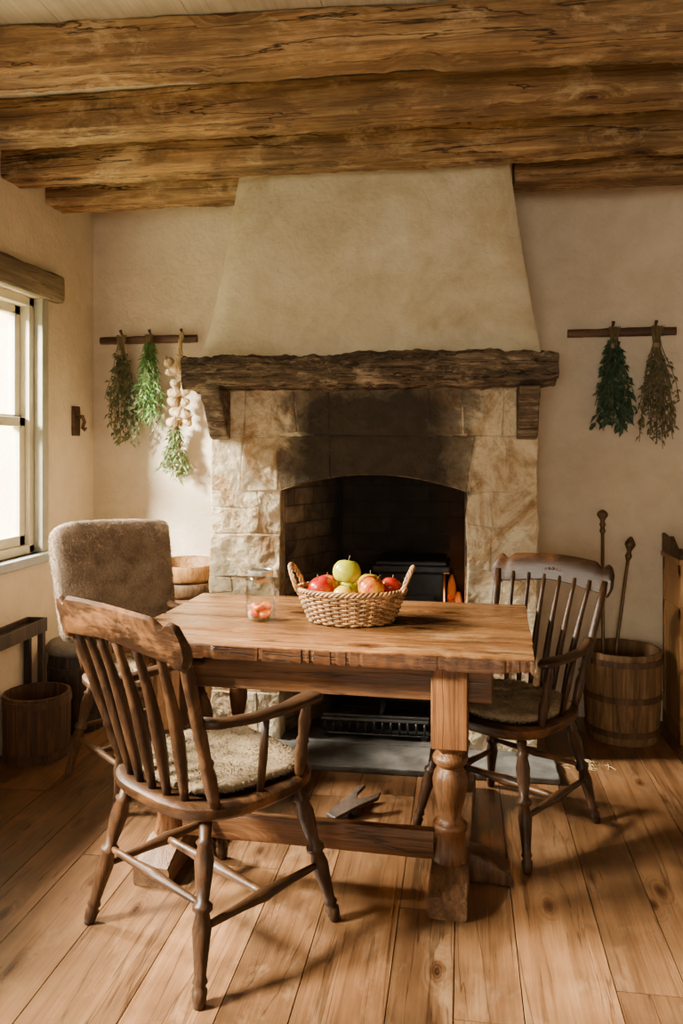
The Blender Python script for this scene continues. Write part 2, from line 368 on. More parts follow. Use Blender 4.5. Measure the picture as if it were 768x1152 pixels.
def furry(ob, name, mat, n, length, rng=3, droop=.3, wid=.0016, curl=1.0):
    me = ob.data; rd = random.Random(rng); vs = []; fs = []
    tris = []; tot = 0
    me.calc_loop_triangles()
    for t in me.loop_triangles:
        a, b, c = [me.vertices[i].co for i in t.vertices]; A = ((b-a).cross(c-a)).length/2; tot += A; tris.append((tot, a, b, c, t.normal.copy()))
    cum = [t[0] for t in tris]
    for i in range(n):
        _, a, b, c, nn = tris[min(bisect.bisect(cum, rd.random()*tot), len(tris)-1)]
        u, v = rd.random(), rd.random()
        if u+v > 1: u, v = 1-u, 1-v
        p = a+(b-a)*u+(c-a)*v
        fl = noise.noise_vector(p*12)
        d = (nn*.45+fl*curl+Vector((rd.gauss(0, .25), rd.gauss(0, .25), rd.gauss(0, .25)-droop))).normalized()
        if d.dot(nn) < .12: d = (d+nn*.35).normalized()
        L = length*rd.uniform(.55, 1.2); sd = d.cross(Vector((rd.gauss(0, 1), rd.gauss(0, 1), rd.gauss(0, 1)))).normalized()*wid/2
        m = p+d*L*.55; e = m+(d+Vector((0, 0, -droop))).normalized()*L*.5
        o = len(vs); vs += [p-sd, p+sd, m+sd*.8, m-sd*.8, e]; fs += [(o, o+1, o+2, o+3), (o+3, o+2, o+4)]
    o0 = len(me.vertices)
    allv = [v.co[:] for v in me.vertices]+[tuple(v) for v in vs]
    allf = [tuple(p.vertices) for p in me.polygons]+[tuple(i+o0 for i in f) for f in fs]
    m2 = bpy.data.meshes.new(name); m2.from_pydata(allv, [], allf); m2.materials.append(mat)
    for p in m2.polygons: p.use_smooth = True
    ob.data = m2
    return ob

# ---------------------------------------------------------------- room shell
XL, XR, YB, YF, ZC = -2.05, 2.2, 4.25, -1.6, 2.74
fl = MB(); x = XL-.02
rr = random.Random(11)
while x < XR:
    w = rr.uniform(.16, .25); y = YF
    brk = [YF+rr.uniform(.3, 2.6)]
    while brk[-1] < YB: brk.append(brk[-1]+rr.uniform(1.6, 3.2))
    brk[-1] = YB
    for b2 in brk:
        fl.box(x+.0016, min(x+w, XR)-.0016, y+.0015, b2-.0015, -.03, 0, rr.random()); y = b2
    x += w
nb = len(fl.f)
fl.box(XL, XR, YF, YB, -.08, -.008, .5)
fo = fl.obj('floor', M['floor'], attr=True); fo.data.materials.append(M['gap'])
for p in fo.data.polygons[nb:]: p.material_index = 1
struct(fo)
ce = MB(); x = XL-.05
while x < XR:
    ce.box(x+.001, min(x+.42, XR+.2)-.001, YF-.1, YB+.2, ZC, ZC+.04); x += .42
ce.box(XL-.3, XR+.2, YF-.2, YB+.2, ZC+.02, ZC+.1)
struct(ce.obj('ceiling', M['ceil']))
struct(MB().box(XL-.3, XR+.2, YB, YB+.2, -.08, ZC+.02).obj('wall_back', M['wall']))
struct(MB().box(XR, XR+.2, YF-.2, YB, -.08, ZC+.02).obj('wall_right', M['wall']))
W1 = (2.5, 3.68, .87, 2.12); W2 = (.1, 1.75, .87, 2.12); WT = .30
wl = MB()
for (a, b, c, d) in ((YF-.2, W2[0], -.08, ZC+.02), (W2[1], W1[0], -.08, ZC+.02), (W1[1], YB, -.08, ZC+.02),
                     (W2[0], W2[1], -.08, W2[2]), (W2[0], W2[1], W2[3], ZC+.02), (W1[0], W1[1], -.08, W1[2]), (W1[0], W1[1], W1[3], ZC+.02)):
    wl.box(XL-WT, XL, a, b, c, d)
struct(wl.obj('wall_left', M['wall']))
wf = MB(); W3 = (-.9, 1.2, .9, 2.2)
for (a, b, c, d) in ((XL-.3, W3[0], -.08, ZC+.02), (W3[1], XR+.2, -.08, ZC+.02), (W3[0], W3[1], -.08, W3[2]), (W3[0], W3[1], W3[3], ZC+.02)):
    wf.box(a, b, YF-.2, YF, c, d)
struct(wf.obj('wall_front', M['wall']))

def window(name, W):
    y0, y1, z0, z1 = W; e = empty(name, (XL, (y0+y1)/2, z0)); struct(e)
    hw = (y1-y0)/2; H = z1-z0
    f = MB(); X0, X1 = -.12, -.035
    f.box(X0, X1, -hw, -hw+.045, 0, H); f.box(X0, X1, hw-.045, hw, 0, H); f.box(X0, X1, -hw, hw, H-.045, H); f.box(X0, X1, -hw, hw, 0, .04)
    f.obj('window_frame', M['paint'], e, bevel=.004)
    for nm, za, zb, xx in (('lower_sash', .04, H*.53, -.075), ('upper_sash', H*.5, H-.045, -.10)):
        s = MB(); a, b = -hw+.045, hw-.045; x0, x1 = xx-.018, xx+.018
        s.box(x0, x1, a, a+.05, za, zb); s.box(x0, x1, b-.05, b, za, zb); s.box(x0, x1, a, b, za, za+.05); s.box(x0, x1, a, b, zb-.045, zb)
        s.box(x0+.006, x1-.006, -.012, .012, za, zb)
        sb = s.obj(nm, M['paint'], e, bevel=.003)
        MB().box(xx-.002, xx+.002, a, b, za, zb).obj('window_pane', M['pane'], sb)
    MB().box(-.035, .05, -hw-.09, hw+.09, -.045, 0).obj('window_sill', M['bluesill'], e, bevel=.006)
    c = MB(); c.box(-.035, .012, hw-.005, hw+.055, -.0, H); c.box(-.035, .012, -hw-.055, -hw+.005, 0, H)
    c.obj('casing', M['sill'], e, bevel=.004)
    l = MB().sweep([(t, -.05, .045, H-.0, H+.135) for t in lin(-hw-.17, hw+.15, 30)], 'Y', 14, 32, .006, 4, 3)
    l.obj('lintel', M['lintel'], e, smooth=True, autos=40)
    return e
window('window_1', W1); window('window_2', W2)

# ---------------------------------------------------------------- ceiling beams
def beam(x0, x1, y0, y1, z0, z1, seed, lab, tilt=0.0):
    n = int((x1-x0)*60)
    secs = []
    for t in lin(x0, x1, n):
        w = noise.noise(Vector((t*.9, seed*3.1, 0)))*.010+tilt*(t+.4); h = noise.noise(Vector((t*.7, seed*5.7, 4)))*.006
        chip = max(0, noise.noise(Vector((t*3.3, seed*9.1, 2)))-.36)*.04
        secs.append((t, y0+w, y1+w, z0+h+chip, z1))
    o = MB().sweep(secs, 'X', 16, 72, .006, 5.0, seed, lim=ZC-.001, hf=1.8).obj('ceiling_beam', M['beam'], smooth=True, autos=25)
    return top(o, lab, 'beam', 'rough hewn ceiling beams')
beam(XL+.002, XR-.002, 2.41, 2.59, 2.60, ZC-.002, 1, 'rough hewn honey brown timber ceiling beam', .05)
beam(XL+.002, XR-.002, 2.86, 3.03, 2.60, ZC-.002, 2, 'cracked brown timber beam under board ceiling')
beam(XL+.002, XR-.002, 3.33, 3.50, 2.60, ZC-.002, 3, 'knotty brown timber beam in front of chimney hood')
beam(XL+.002, -1.03, 3.72, 3.90, 2.60, ZC-.002, 4, 'short dark timber beam running into chimney hood')
beam(.24, XR-.002, 3.72, 3.90, 2.60, ZC-.002, 5, 'short dark timber beam running out of chimney hood')
beam(XL+.002, XR-.002, 1.7, 1.9, 2.60, ZC-.002, 6, 'rough hewn honey brown timber ceiling beam')

# ---------------------------------------------------------------- fireplace
FX0, FX1, OX0, OX1, FY = -1.172, .337, -.837, .024, 3.65
ZM = 1.655; OC = (OX0+OX1)/2; OH = (OX1-OX0)/2
def arch(x): return 1.185+.08*(1-((x-OC)/OH)**2)
fp = empty('fireplace', (0, 0, 0)); top(fp, 'limestone fireplace with plaster hood and rustic timber mantel', 'fireplace')
body = MB(); e_ = .004
body.box(FX0+.006, OX0-.0, FY+e_, YB-.002, 0, ZM); body.box(OX1, FX1-.006, FY+e_, YB-.002, 0, ZM)
xs = lin(OX0, OX1, 17)
body.prism([(x, arch(x)) for x in xs]+[(OX1, ZM), (OX0, ZM)], FY+e_, YB-.002)
body.obj('mortar_core', M['stone'], fp, attr=True)
fb = MB(); fb.prismz([(OX0+.002, FY+.10), (OX0+.012, FY+.10), (-.61, 4.17), (-.63, 4.19), (OX0+.002, 4.19)], .03, 1.25)
fb.box(OX1-.008, OX1, FY+.03, 4.19, .03, 1.2); fb.box(OX0, OX1, 4.16, 4.19, .03, 1.27)
fb.prism([(x, arch(x)-.006) for x in xs]+[(x, arch(x)) for x in xs[::-1]], FY+.03, 4.17)
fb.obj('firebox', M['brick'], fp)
st = MB(); rs = random.Random(5)
def blk(poly, j=.013):
    cx = sum(p[0] for p in poly)/len(poly); cz = sum(p[1] for p in poly)/len(poly)
    P = []
    for x, z in poly:
        edge = abs(x-FX0) < .002 or abs(x-FX1) < .002 or abs(x-OX0) < .002 or abs(x-OX1) < .002
        hx = noise.noise(Vector((x*31, z*17, 1)))*j*1.8; hz = noise.noise(Vector((x*23, z*37, 7)))*j*1.8
        P.append((cx+(x-cx)*(1-.0008/max(.03, abs(x-cx)))+(hx*.5 if edge else hx), cz+(z-cz)*(1-.0008/max(.03, abs(z-cz)))+hz))
    st.prism(P, FY-rs.uniform(.0, .009), FY+.06)
zs = [.03, .24, .41, .60, .78, .98, 1.185]
for i in range(6):
    z0, z1 = zs[i], zs[i+1]
    for (a, b) in ((FX0, OX0), (OX1, FX1)):
        if a > -1: z0, z1 = zs[i]+(.05 if 0 < i else 0), zs[i+1]+(.05 if i < 5 else 0)
        if (i+(a > -1)) % 3 == 1: blk([(a, z0), (b, z0), (b, z1), (a, z1)])
        else:
            m = a+(b-a)*rs.choice([.33, .55, .70]); mt = m+rs.uniform(-.02, .02)
            zz = z0+(z1-z0)*rs.choice([.45, .55])
            if rs.random() < .45:
                blk([(a, z0), (m, z0), (m, zz), (a, zz)]); blk([(a, zz), (m, zz), (mt, z1), (a, z1)])
                blk([(m, z0), (b, z0), (b, z1), (mt, z1), (m, zz)])
            else:
                blk([(a, z0), (m, z0), (mt, z1), (a, z1)]); blk([(m, z0), (b, z0), (b, z1), (mt, z1)])
cuts = [OX0, -.60, -.16, OX1]
for a, b in zip(cuts[:-1], cuts[1:]):
    q = lin(a, b, 9); k = .03 if a == OX0 else 0; k2 = .03 if b == OX1 else 0
    blk([(x, arch(x)) for x in q]+[(b+k2, 1.44), (a-k, 1.44)], .002)
for a, b in ((FX0, -1.03), (-1.03, OX0-.015), (OX1+.015, .20), (.20, FX1)): blk([(a, 1.185), (b, 1.185), (b, 1.44), (a, 1.44)])
for a, b in ((FX0, -1.0), (-1.0, -.76), (-.76, -.60), (-.60, -.14), (-.14, .0), (0, .19), (.19, FX1)): blk([(a, 1.44), (b, 1.44), (b, ZM), (a, ZM)])
so = st.obj('stone_surround', M['stone'], fp, bevel=.005, seg=2, attr=True)
roughen(so, 5, .13, .026)
secs = []
for t in lin(0, 1, 40):
    z = 1.795+t*(ZC-1.797); k = t**.85
    secs.append((z, -1.20+k*.185, .345-k*.145, 3.555+k*.075, YB-.004))
h = MB().sweep(secs, 'Z', 40, 120, .010, 2.0, 9, hf=.5); h.obj('chimney_hood', M['hood'], fp, smooth=True, autos=40)
secs = []
for t in lin(-1.245, .405, 140):
    n1 = noise.noise(Vector((t*2.2, 3, 1)))*.018+noise.noise(Vector((t*9, 3, 1)))*.008; n2 = noise.noise(Vector((t*2.6, 8, 1)))*.022+noise.noise(Vector((t*11, 5, 1)))*.010
    n3 = noise.noise(Vector((t*3.1, 5, 9)))*.018
    secs.append((t, 3.44+n1, FY+.12, 1.66+n2, 1.797+n3))
MB().sweep(secs, 'X', 7, 72, .026, 5, 2, hf=1.3).obj('mantel_shelf', M['mantel'], fp, smooth=True, autos=30)
for cx in (-1.115, .285):
    p = [(3.635, 1.65), (3.455, 1.65), (3.46, 1.60), (3.50, 1.575), (3.53, 1.52), (3.56, 1.47), (3.59, 1.43), (3.635, 1.42)]
    MB().prismx(p, cx-.045, cx+.045).obj('corbel', M['mantel'], fp, bevel=.008, seg=2)
hm = MB()
for a, b in zip([-1.20, -.74, -.1], [-.7415, -.1015, .40]): hm.box(a, b, 3.38, FY, 0, .028)
hm.box(OX0+.002, OX1-.002, FY-.002, 4.16, 0, .03)
ho_ = hm.obj('hearth', M['slate'], fp, bevel=.006)
roughen(ho_, 5, .10, .014)

sv = empty('wood_stove', (-.235, 3.90, .03)); top(sv, 'small black cast iron stove standing inside the hearth', 'stove')
b = MB(); b.box(-.155, .155, -.13, .16, .16, .77); b.obj('stove_body', M['iron'], sv, bevel=.012)
b = MB(); b.box(-.18, .18, -.155, .18, .77, .80); b.box(-.165, .165, -.14, .17, .80, .82); b.obj('stove_top', M['iron'], sv, bevel=.006)
b = MB(); b.box(-.11, .11, -.145, -.13, .28, .66); b.box(-.085, .085, -.152, -.144, .32, .62)
d = b.obj('stove_door', M['iron'], sv, bevel=.006)
MB().tube([(.12, -.15, .46), (.12, -.18, .46), (.12, -.18, .40)], .008, 8).obj('handle', M['ironl'], d, smooth=True)
for sx in (-1, 1):
    for sy in (-1, 1):
        MB().tube([(sx*.13, sy*.10+.015, .17), (sx*.145, sy*.115+.015, .08), (sx*.15, sy*.125+.015, .0)], [.018, .012, .016], 8).obj('leg', M['iron'], sv, smooth=True)
gr = empty('fire_grate', (-.40, 3.75, .033)); top(gr, 'low iron fire grate with upright bars on hearth', 'fire grate')
b = MB(); b.box(-.25, .25, -.05, -.038, .078, .09); b.box(-.25, .25, .0, .012, .078, .09); b.box(-.25, .25, -.05, .015, .015, .022)
b.obj('frame', M['ironl'], gr, bevel=.002)
b = MB()
for i in range(13): b.tube([(-.235+i*.039, -.045, .02), (-.235+i*.039, -.052, .05), (-.235+i*.039, -.042, .085)], .006, 6)
b.obj('bars', M['iron'], gr, smooth=True)
for sx in (-.23, .23): MB().box(sx-.012, sx+.012, -.05, .015, 0, .02).obj('foot', M['iron'], gr)
for i, (p0, p1) in enumerate((((-.03, 3.84, .03), (-.015, 4.00, .67)), ((-.035, 3.95, .03), (-.050, 4.10, .74)))):
    P = [Vector(p0).lerp(Vector(p1), t) for t in lin(0, 1, 18)]
    o = MB().tube([p-Vector(p0) for p in P], [.022+.003*math.sin(k*2.2) for k in range(16)]+[.019, .010], 12).obj('burning_log', M['char'], loc=p0, smooth=True)
    top(o, 'charred split log smouldering beside stove', 'firewood', 'smouldering logs')
    MB().tube([p-Vector(p0) for p in P[-9:-2]], [.0225, .0255, .0255, .0245, .0245, .0255, .0215], 12).obj('glowing_bark', M['ember'], o, smooth=True)
eb = MB()
for i in range(40):
    eb.lathe([(0, -.012), (.014, -.004), (.012, .008), (0, .013)], 6, (R(-.07, 0), R(4.0, 4.13), .045+R(0, .02)))
top(eb.obj('ember_bed', M['ember'], smooth=False), 'glowing orange embers heaped on hearth', 'embers', kind='stuff')

# ---------------------------------------------------------------- table
tb = empty('trestle_table', (-.45, 2.89, 0), -2.5); top(tb, 'rustic plank trestle table with turned baluster legs', 'table')
tp = MB(); ys = [-.44, -.24, -.01, .2, .42]
rc = random.Random(21); chips = [(rc.uniform(-.64, .66), rc.uniform(.005, .025), rc.uniform(.003, .011)) for _ in range(15)]
for i in range(4):
    secs = []
    for t in lin(-.665+R(-.004, .004), .685+R(-.004, .004), 420):
        j = 0; k = 0
        if i == 0:
            j = noise.noise(Vector((t*4, 1, 2)))*.004+noise.noise(Vector((t*40, 5, 2)))*.0018
            for (cx, cw, ch) in chips:
                u = (t-cx)/cw
                if -1 < u < 1: k = max(k, ch*min(1, 4*(1-abs(u)))*(.7+.5*noise.noise(Vector((t*90, cx, 0)))))
        secs.append((t, ys[i]+.001+j+k*.5, ys[i+1]-.0016, .712+k, .76+noise.noise(Vector((t*2, i*3, 0)))*.0012))
    tp.sweep(secs, 'X', 18, 40, .0012, 6, i)
tp.obj('table_top', M['table'], tb, smooth=True, autos=30, attr=True)
ap = MB(); ap.box(-.62, .56, -.315, -.28, .585, .712); ap.obj('apron', M['tableX'], tb, bevel=.004)
MB().box(-.62, .52, .30, .33, .60, .712).obj('apron', M['tableX'], tb, bevel=.004)
LX = (-.50, .43)
for lx in LX:
    for ly, k in ((-.34, 1), (.37, .7)):
        m = MB().box(lx-.056*k, lx+.056*k, ly-.056*k, ly+.056*k, .46, .712)
        m.lathe([(.052*k, .09), (.056*k, .11), (.05*k, .135), (.044*k, .16), (.047*k, .19), (.055*k, .205), (.055*k, .215), (.04*k, .225), (.034*k, .24), (.040*k, .27), (.053*k, .325), (.056*k, .35), (.050*k, .375), (.036*k, .395), (.052*k, .405), (.056*k, .42), (.05*k, .432), (.038*k, .44), (.042*k, .45), (.05*k, .462)], 28, (lx, ly, 0))
        m.obj('leg', M['tableZ'], tb, smooth=True, autos=35, bevel=.004)
    secs = []
    for t in lin(-.50, .44, 40):
        u = abs((t+.03)/.47); secs.append((t, lx-.060, lx+.060, .0 if u > .6 else .02*(1-(u/.6)**4), .105-.04*max(0, (u-.72)/.28)**1.5))
    MB().sweep(secs, 'Y', 9, 28, .004, 6, 4).obj('trestle_foot', M['tableY'], tb, smooth=True, autos=45)
secs = [(LX[1]+.05+t, -.29, -.20, 0, .10-.055*(t/.135)**1.5) for t in lin(0, .135, 14)]
MB().sweep(secs, 'X', 7, 24, .004, 6, 8).obj('outrigger_foot', M['bucket'], tb, smooth=True, autos=45)
MB().sweep([(t, -.365, -.325, .105, .19) for t in lin(-.45, .38, 20)], 'X', 12, 24, .003, 5, 6).obj('stretcher', M['tableX'], tb, smooth=True, autos=40)

# ---------------------------------------------------------------- chairs
TURN = [(0, .013), (.04, .017), (.09, .019), (.11, .013), (.13, .019), (.16, .0145), (.28, .019), (.40, .024), (.48, .017), (.50, .025), (.525, .025), (.545, .015), (.66, .021), (.76, .0245), (.84, .018), (.86, .023), (.88, .015), (1, .017)]
def turned(mb, p0, p1, prof, k=1.0, n=12):
    a, b = Vector(p0), Vector(p1)
    mb.tube([a.lerp(b, t) for t, r in prof], [r*k for t, r in prof], n); return mb
def chair(loc, rz, label, H=.95, nsp=6, sc=(1, 1, 1), pre='chair', ax=.262, rake=-.295, spk=1.0):
    mX, mY, mZ = M[pre+'X'], M[pre+'Y'], M[pre+'Z']
    c = empty('windsor_armchair', (loc[0], loc[1], 0), rz); c.scale = sc; top(c, label, 'chair', 'spindle back armchairs')
    m = MB(); n = 48; vs = []; fs = []
    rings = [(.02, -.006), (.35, -.010), (.65, -.008), (.85, -.001), (.95, .003), (1.0, -.006), (1.0, -.026), (.95, -.040), (.5, -.042), (.02, -.042)]
    for (r, dz) in rings:
        for i in range(n):
            a = 2*math.pi*i/n; cc, ss = math.cos(a), math.sin(a)
            x_ = math.copysign(abs(cc)**.62, cc)*(.242-.02*(1 if ss < 0 else 0)*abs(ss)); y_ = math.copysign(abs(ss)**.62, ss)*.228
            vs.append((x_*r, y_*r, .445+dz))
    for k in range(len(rings)-1):
        for i in range(n): fs.append((k*n+i, k*n+(i+1) % n, (k+1)*n+(i+1) % n, (k+1)*n+i))
    fs.append(tuple(range(n))); fs.append(tuple((len(rings)-1)*n+i for i in range(n)))
    m.add(vs, fs); m.obj('seat', mX, c, smooth=True, autos=50)
    def lp(sx, sy, t): return Vector((sx*.24, sy*.235, 0)).lerp(Vector((sx*.165, sy*.155, .41)), t)
    for sx in (-1, 1):
        for sy in (-1, 1):
            turned(MB(), lp(sx, sy, 0), lp(sx, sy, 1), TURN).obj('leg', mZ, c, smooth=True)
    SP = [(0, .008), (.1, .010), (.3, .012), (.44, .016), (.5, .019), (.56, .016), (.7, .012), (.9, .010), (1, .008)]
    for sx in (-1, 1):
        turned(MB(), lp(sx, -1, .40), lp(sx, 1, .40), SP).obj('stretcher', mY, c, smooth=True)
    turned(MB(), (lp(-1, 1, .40)+lp(-1, -1, .40))/2, (lp(1, 1, .40)+lp(1, -1, .40))/2, SP, 1.1).obj('stretcher', mX, c, smooth=True)
    turned(MB(), lp(-1, -1, .52), lp(1, -1, .52), SP, .9).obj('stretcher', mX, c, smooth=True)
    zc = H-.100; vs = []; fs = []; ns = 49
    def cy(s): return rake-.03*(1-s*s)
    for i in range(ns):
        s = -1+2*i/(ns-1); a = abs(s)
        zt = H+.010*math.cos(s*2.2)-(.020*math.exp(-((a-.80)/.06)**2))-(.03*max(0, (a-.93)/.07)**2)
        zb = zc-.004+.012*math.cos(s*3.14*1)-(.012 if a > .86 else 0)+(.03*max(0, (a-.93)/.07)**2)
        x_ = s*.268; y_ = cy(s); th = .014
        for (dy, z) in ((-th, zb+.008), (-th*1.0, (zb+zt)/2), (-th*.8-.006, zt-.008), (-.006, zt), (th*.6-.006, zt-.006), (th, (zb+zt)/2), (th, zb+.006), (0, zb)):
            vs.append((x_, y_+dy-(.02*((z-zc)/.1)), z))
    for i in range(ns-1):
        for k in range(8): fs.append((i*8+k, i*8+(k+1) % 8, (i+1)*8+(k+1) % 8, (i+1)*8+k))
    fs.append(tuple(range(8))); fs.append(tuple((ns-1)*8+k for k in range(8)))
    cr = MB().add(vs, fs).obj('crest_rail', mX, c, smooth=True, autos=60)
    for i in range(nsp):
        s = -1+2*(i+1)/(nsp+1)
        b0 = Vector((s*.175, -.165-.03*(1-s*s), .44)); b1 = Vector((s*.245, cy(s)+.004, zc+.03))
        P = [b0.lerp(b1, t)+Vector((0, .012*math.sin(math.pi*t), 0)) for t in lin(0, 1, 9)]
        MB().tube(P, [r*spk for r in (.008, .010, .0125, .0135, .0125, .011, .0095, .0085, .008)], 10).obj('spindle', mZ, c, smooth=True)
    for sx in (-1, 1):
        PT = [(0, .013), (.08, .016), (.2, .019), (.26, .015), (.28, .02), (.31, .015), (.45, .017), (.6, .015), (.8, .016), (1, .013)]
        p0, p1 = Vector((sx*.195, -.15, .44)), Vector((sx*.243, cy(.92)+.003, zc+.035))
        turned(MB(), p0, p1, PT).obj('back_post', mZ, c, smooth=True)
        pp = p0.lerp(p1, .45)
        path = [(pp.x, pp.y, .675), (sx*(ax-.028), -.17, .667), (sx*(ax-.007), -.08, .663), (sx*ax, .02, .664), (sx*(ax-.004), .09, .668), (sx*(ax-.012), .135, .668), (sx*(ax-.018), .158, .662)]
        MB().strip(path, [.028, .036, .04, .046, .06, .062, .035], [.03, .026, .024, .024, .026, .026, .018], 14, 2.6).obj('armrest', mY, c, smooth=True)
        AS = [(0, .010), (.1, .013), (.35, .019), (.45, .014), (.5, .018), (.55, .013), (.75, .017), (.9, .013), (1, .011)]
        a = MB(); turned(a, (sx*.215, .115, .435), (sx*(ax-.01), .11, .66), AS); a.obj('arm_support', mZ, c, smooth=True)
        a = MB(); turned(a, (sx*.213, -.02, .435), (sx*(ax-.004), -.04, .658), [(0, .009), (.5, .012), (1, .009)]); a.obj('arm_support', mZ, c, smooth=True)
    return c, cr
def carve(H, rake=-.295):
    m = MB()
    for k in range(-3, 4):
        s = k*.017; r = .010-.0011*abs(k)
        y_ = rake-.03*(1-(s/.268)**2)+.002
        m.lathe([(0, -.9*r), (.7*r, -.5*r), (r, 0), (.7*r, .5*r), (0, .9*r)], 10, (s, y_, H-.045-.002*abs(k)), sy=.45)
    return m
chair((-.722, 2.265), -34, 'dark worn spindle back armchair with fleece pad pulled from table', nsp=5, sc=(1.09, 1.06, 1.03), rake=-.286, spk=1.3)
ch2, cr2 = chair((.165, 3.00), 145, 'dark wooden armchair with carved crest beside table end', sc=(.96, 1.05, 1.0))
carve(.95).obj('carved_ornament', M['chairX'], cr2, smooth=True)
chair((-1.31, 3.20), -131, 'oak armchair draped in brown fur near window', 1.0, pre='pale', rake=-.32)
def pad(loc, rz, mat, label, sx=.205, sy=.20, h=.022, n=9000, seed=1, L=.02):
    m = MB(); nn = 56; vs = []; fs = []
    prof = [(.02, 1), (.25, 1.02), (.5, 1), (.7, .97), (.85, .85), (.95, .6), (1.0, .2), (1.0, -.3), (.93, -.62), (.5, -.7), (.02, -.7)]
    for (r, z) in prof:
        for i in range(nn):
            a = 2*math.pi*i/nn; cc, ss = math.cos(a), math.sin(a)
            q = 1+.07*noise.noise(Vector((cc*1.6+seed*5, ss*1.6, 0)))
            px, py = math.copysign(abs(cc)**.7, cc)*sx*r*q, math.copysign(abs(ss)**.7, ss)*sy*r*q
            vs.append((px, py, z*h+(.010*noise.noise(Vector((px*14, py*14, seed))) if z > 0 else 0)))
    k = len(prof)
    for j in range(k-1):
        for i in range(nn): fs.append((j*nn+i, j*nn+(i+1) % nn, (j+1)*nn+(i+1) % nn, (j+1)*nn+i))
    fs.append(tuple(range(nn))); fs.append(tuple((k-1)*nn+i for i in range(nn)))
    o = m.add(vs, fs).obj('seat_pad', mat, loc=(loc[0], loc[1], loc[2]), smooth=True, rot=(0, 0, math.radians(rz)))
    furry(o, 'seat_pad', mat, n, L, rng=seed, droop=.35, curl=.9)
    return top(o, label, 'seat pad', 'fleece seat pads')
pad((-.722+.012, 2.265+.02, .478), -34, M['furt'], 'matted tan fleece pad on worn armchair seat', sx=.222, sy=.208, seed=1, n=15000, L=.008, h=.018)
pad((.165, 3.0, .464), 145, M['furd'], 'flat beige fleece pad on armchair by table end', sx=.2, seed=2, L=.010, h=.020, n=12000)
pad((-1.29, 3.185, .466), -131, M['furd'], 'pale fleece pad on fur draped armchair', seed=3, n=9000, L=.012)
def throw():
    vs = []; fs = []; nu, nv = 48, 40
    f = lambda c, e: math.copysign(abs(c)**e, c)
    for j in range(nv+1):
        et = -math.pi/2+math.pi*j/nv
        for i in range(nu):
            om = 2*math.pi*i/nu
            ce_, se = math.cos(et), math.sin(et); co, so_ = math.cos(om), math.sin(om)
            x_ = .275*f(ce_, .2)*f(co, .2); y_ = .048*f(ce_, .6)*f(so_, .6); z_ = .25*f(se, .2)
            x_ *= 1+.03*z_/.235
            d = noise.noise(Vector((x_*6, y_*9, z_*6)))*.012
            vs.append((x_+d, y_+d*.9, z_+d*.7+.006*math.cos(x_*9)))
    for j in range(nv):
        for i in range(nu): fs.append((j*nu+i, j*nu+(i+1) % nu, (j+1)*nu+(i+1) % nu, (j+1)*nu+i))
    o = MB().add(vs, fs).obj('fur_throw', M['furb'], smooth=True)
    furry(o, 'fur_throw', M['furb'], 40000, .011, rng=9, droop=.7, wid=.0014, curl=.45)
    th = math.radians(-131); lx, ly = 0, -.295
    o.location = (-1.31+math.cos(th)*lx-math.sin(th)*ly, 3.20+math.sin(th)*lx+math.cos(th)*ly, .81)
    o.rotation_euler = (Matrix.Rotation(th, 3, 'Z') @ Matrix.Rotation(math.radians(13), 3, 'X')).to_euler()
    return top(o, 'taupe brown fur throw draped over armchair back', 'fur throw')
throw()

# ---------------------------------------------------------------- basket, apples, jar
BX, BY, BZ = -.395, 2.87, .762
bk = empty('wicker_basket', (BX, BY, BZ)); top(bk, 'woven wicker fruit basket with two handles on table', 'basket')
def brx(z): t = z/.115; return .145+.05*t**.8, .105+.035*t**.8
m = MB(); NS = 36
for k in range(13):
    z = .006+k*.0082; P = []; rx, ry = brx(z)
    for i in range(NS*4):
        a = 2*math.pi*i/(NS*4); o_ = .0055*math.cos(NS/2*a+k*math.pi)
        P.append(((rx+o_)*math.cos(a), (ry+o_)*math.sin(a), z+.001*math.sin(5*a+k)))
    m.tube(P, .0040, 6, closed=True)
m.obj('woven_body', M['wicker'], bk, smooth=True)
m = MB()
for i in range(NS):
    a = 2*math.pi*(i)/NS
    P = []
    for z in lin(.0, .112, 6):
        rx, ry = brx(z); P.append((rx*math.cos(a), ry*math.sin(a), z))
    m.tube(P, .0034, 5)
m.obj('stakes', M['wickerd'], bk, smooth=True)
m = MB()
for ph in (0, 1, 2):
    P = []; rx, ry = brx(.115)
    for i in range(180):
        a = 2*math.pi*i/180; q = a*22+ph*2.094; P.append(((rx+.006*math.cos(q))*math.cos(a), (ry+.006*math.cos(q))*math.sin(a), .116+.006*math.sin(q)))
    m.tube(P, .0048, 6, closed=True)
m.obj('braided_rim', M['wicker'], bk, smooth=True)
m = MB(); m.lathe([(0, .003), (.10, .003), (.142, .005), (.142, .009), (0, .009)], 40, sy=.73); m.obj('base', M['wickerd'], bk)
for sx in (-1, 1):
    m = MB()
    for ph in (0, 2.09, 4.18):
        P = []
        for t in lin(0, 1, 44):
            a = math.pi*t; q = t*26+ph; yy = -.055*math.cos(a); zz = .112+.085*math.sin(a)**.8; xx = .188+.035*math.sin(a)
            P.append((sx*(xx+.005*math.cos(q)), yy+.005*math.sin(q)*.5, zz+.005*math.sin(q)))
        m.tube(P, .0048, 6)
    m.obj('handle', M['wicker'], bk, smooth=True)
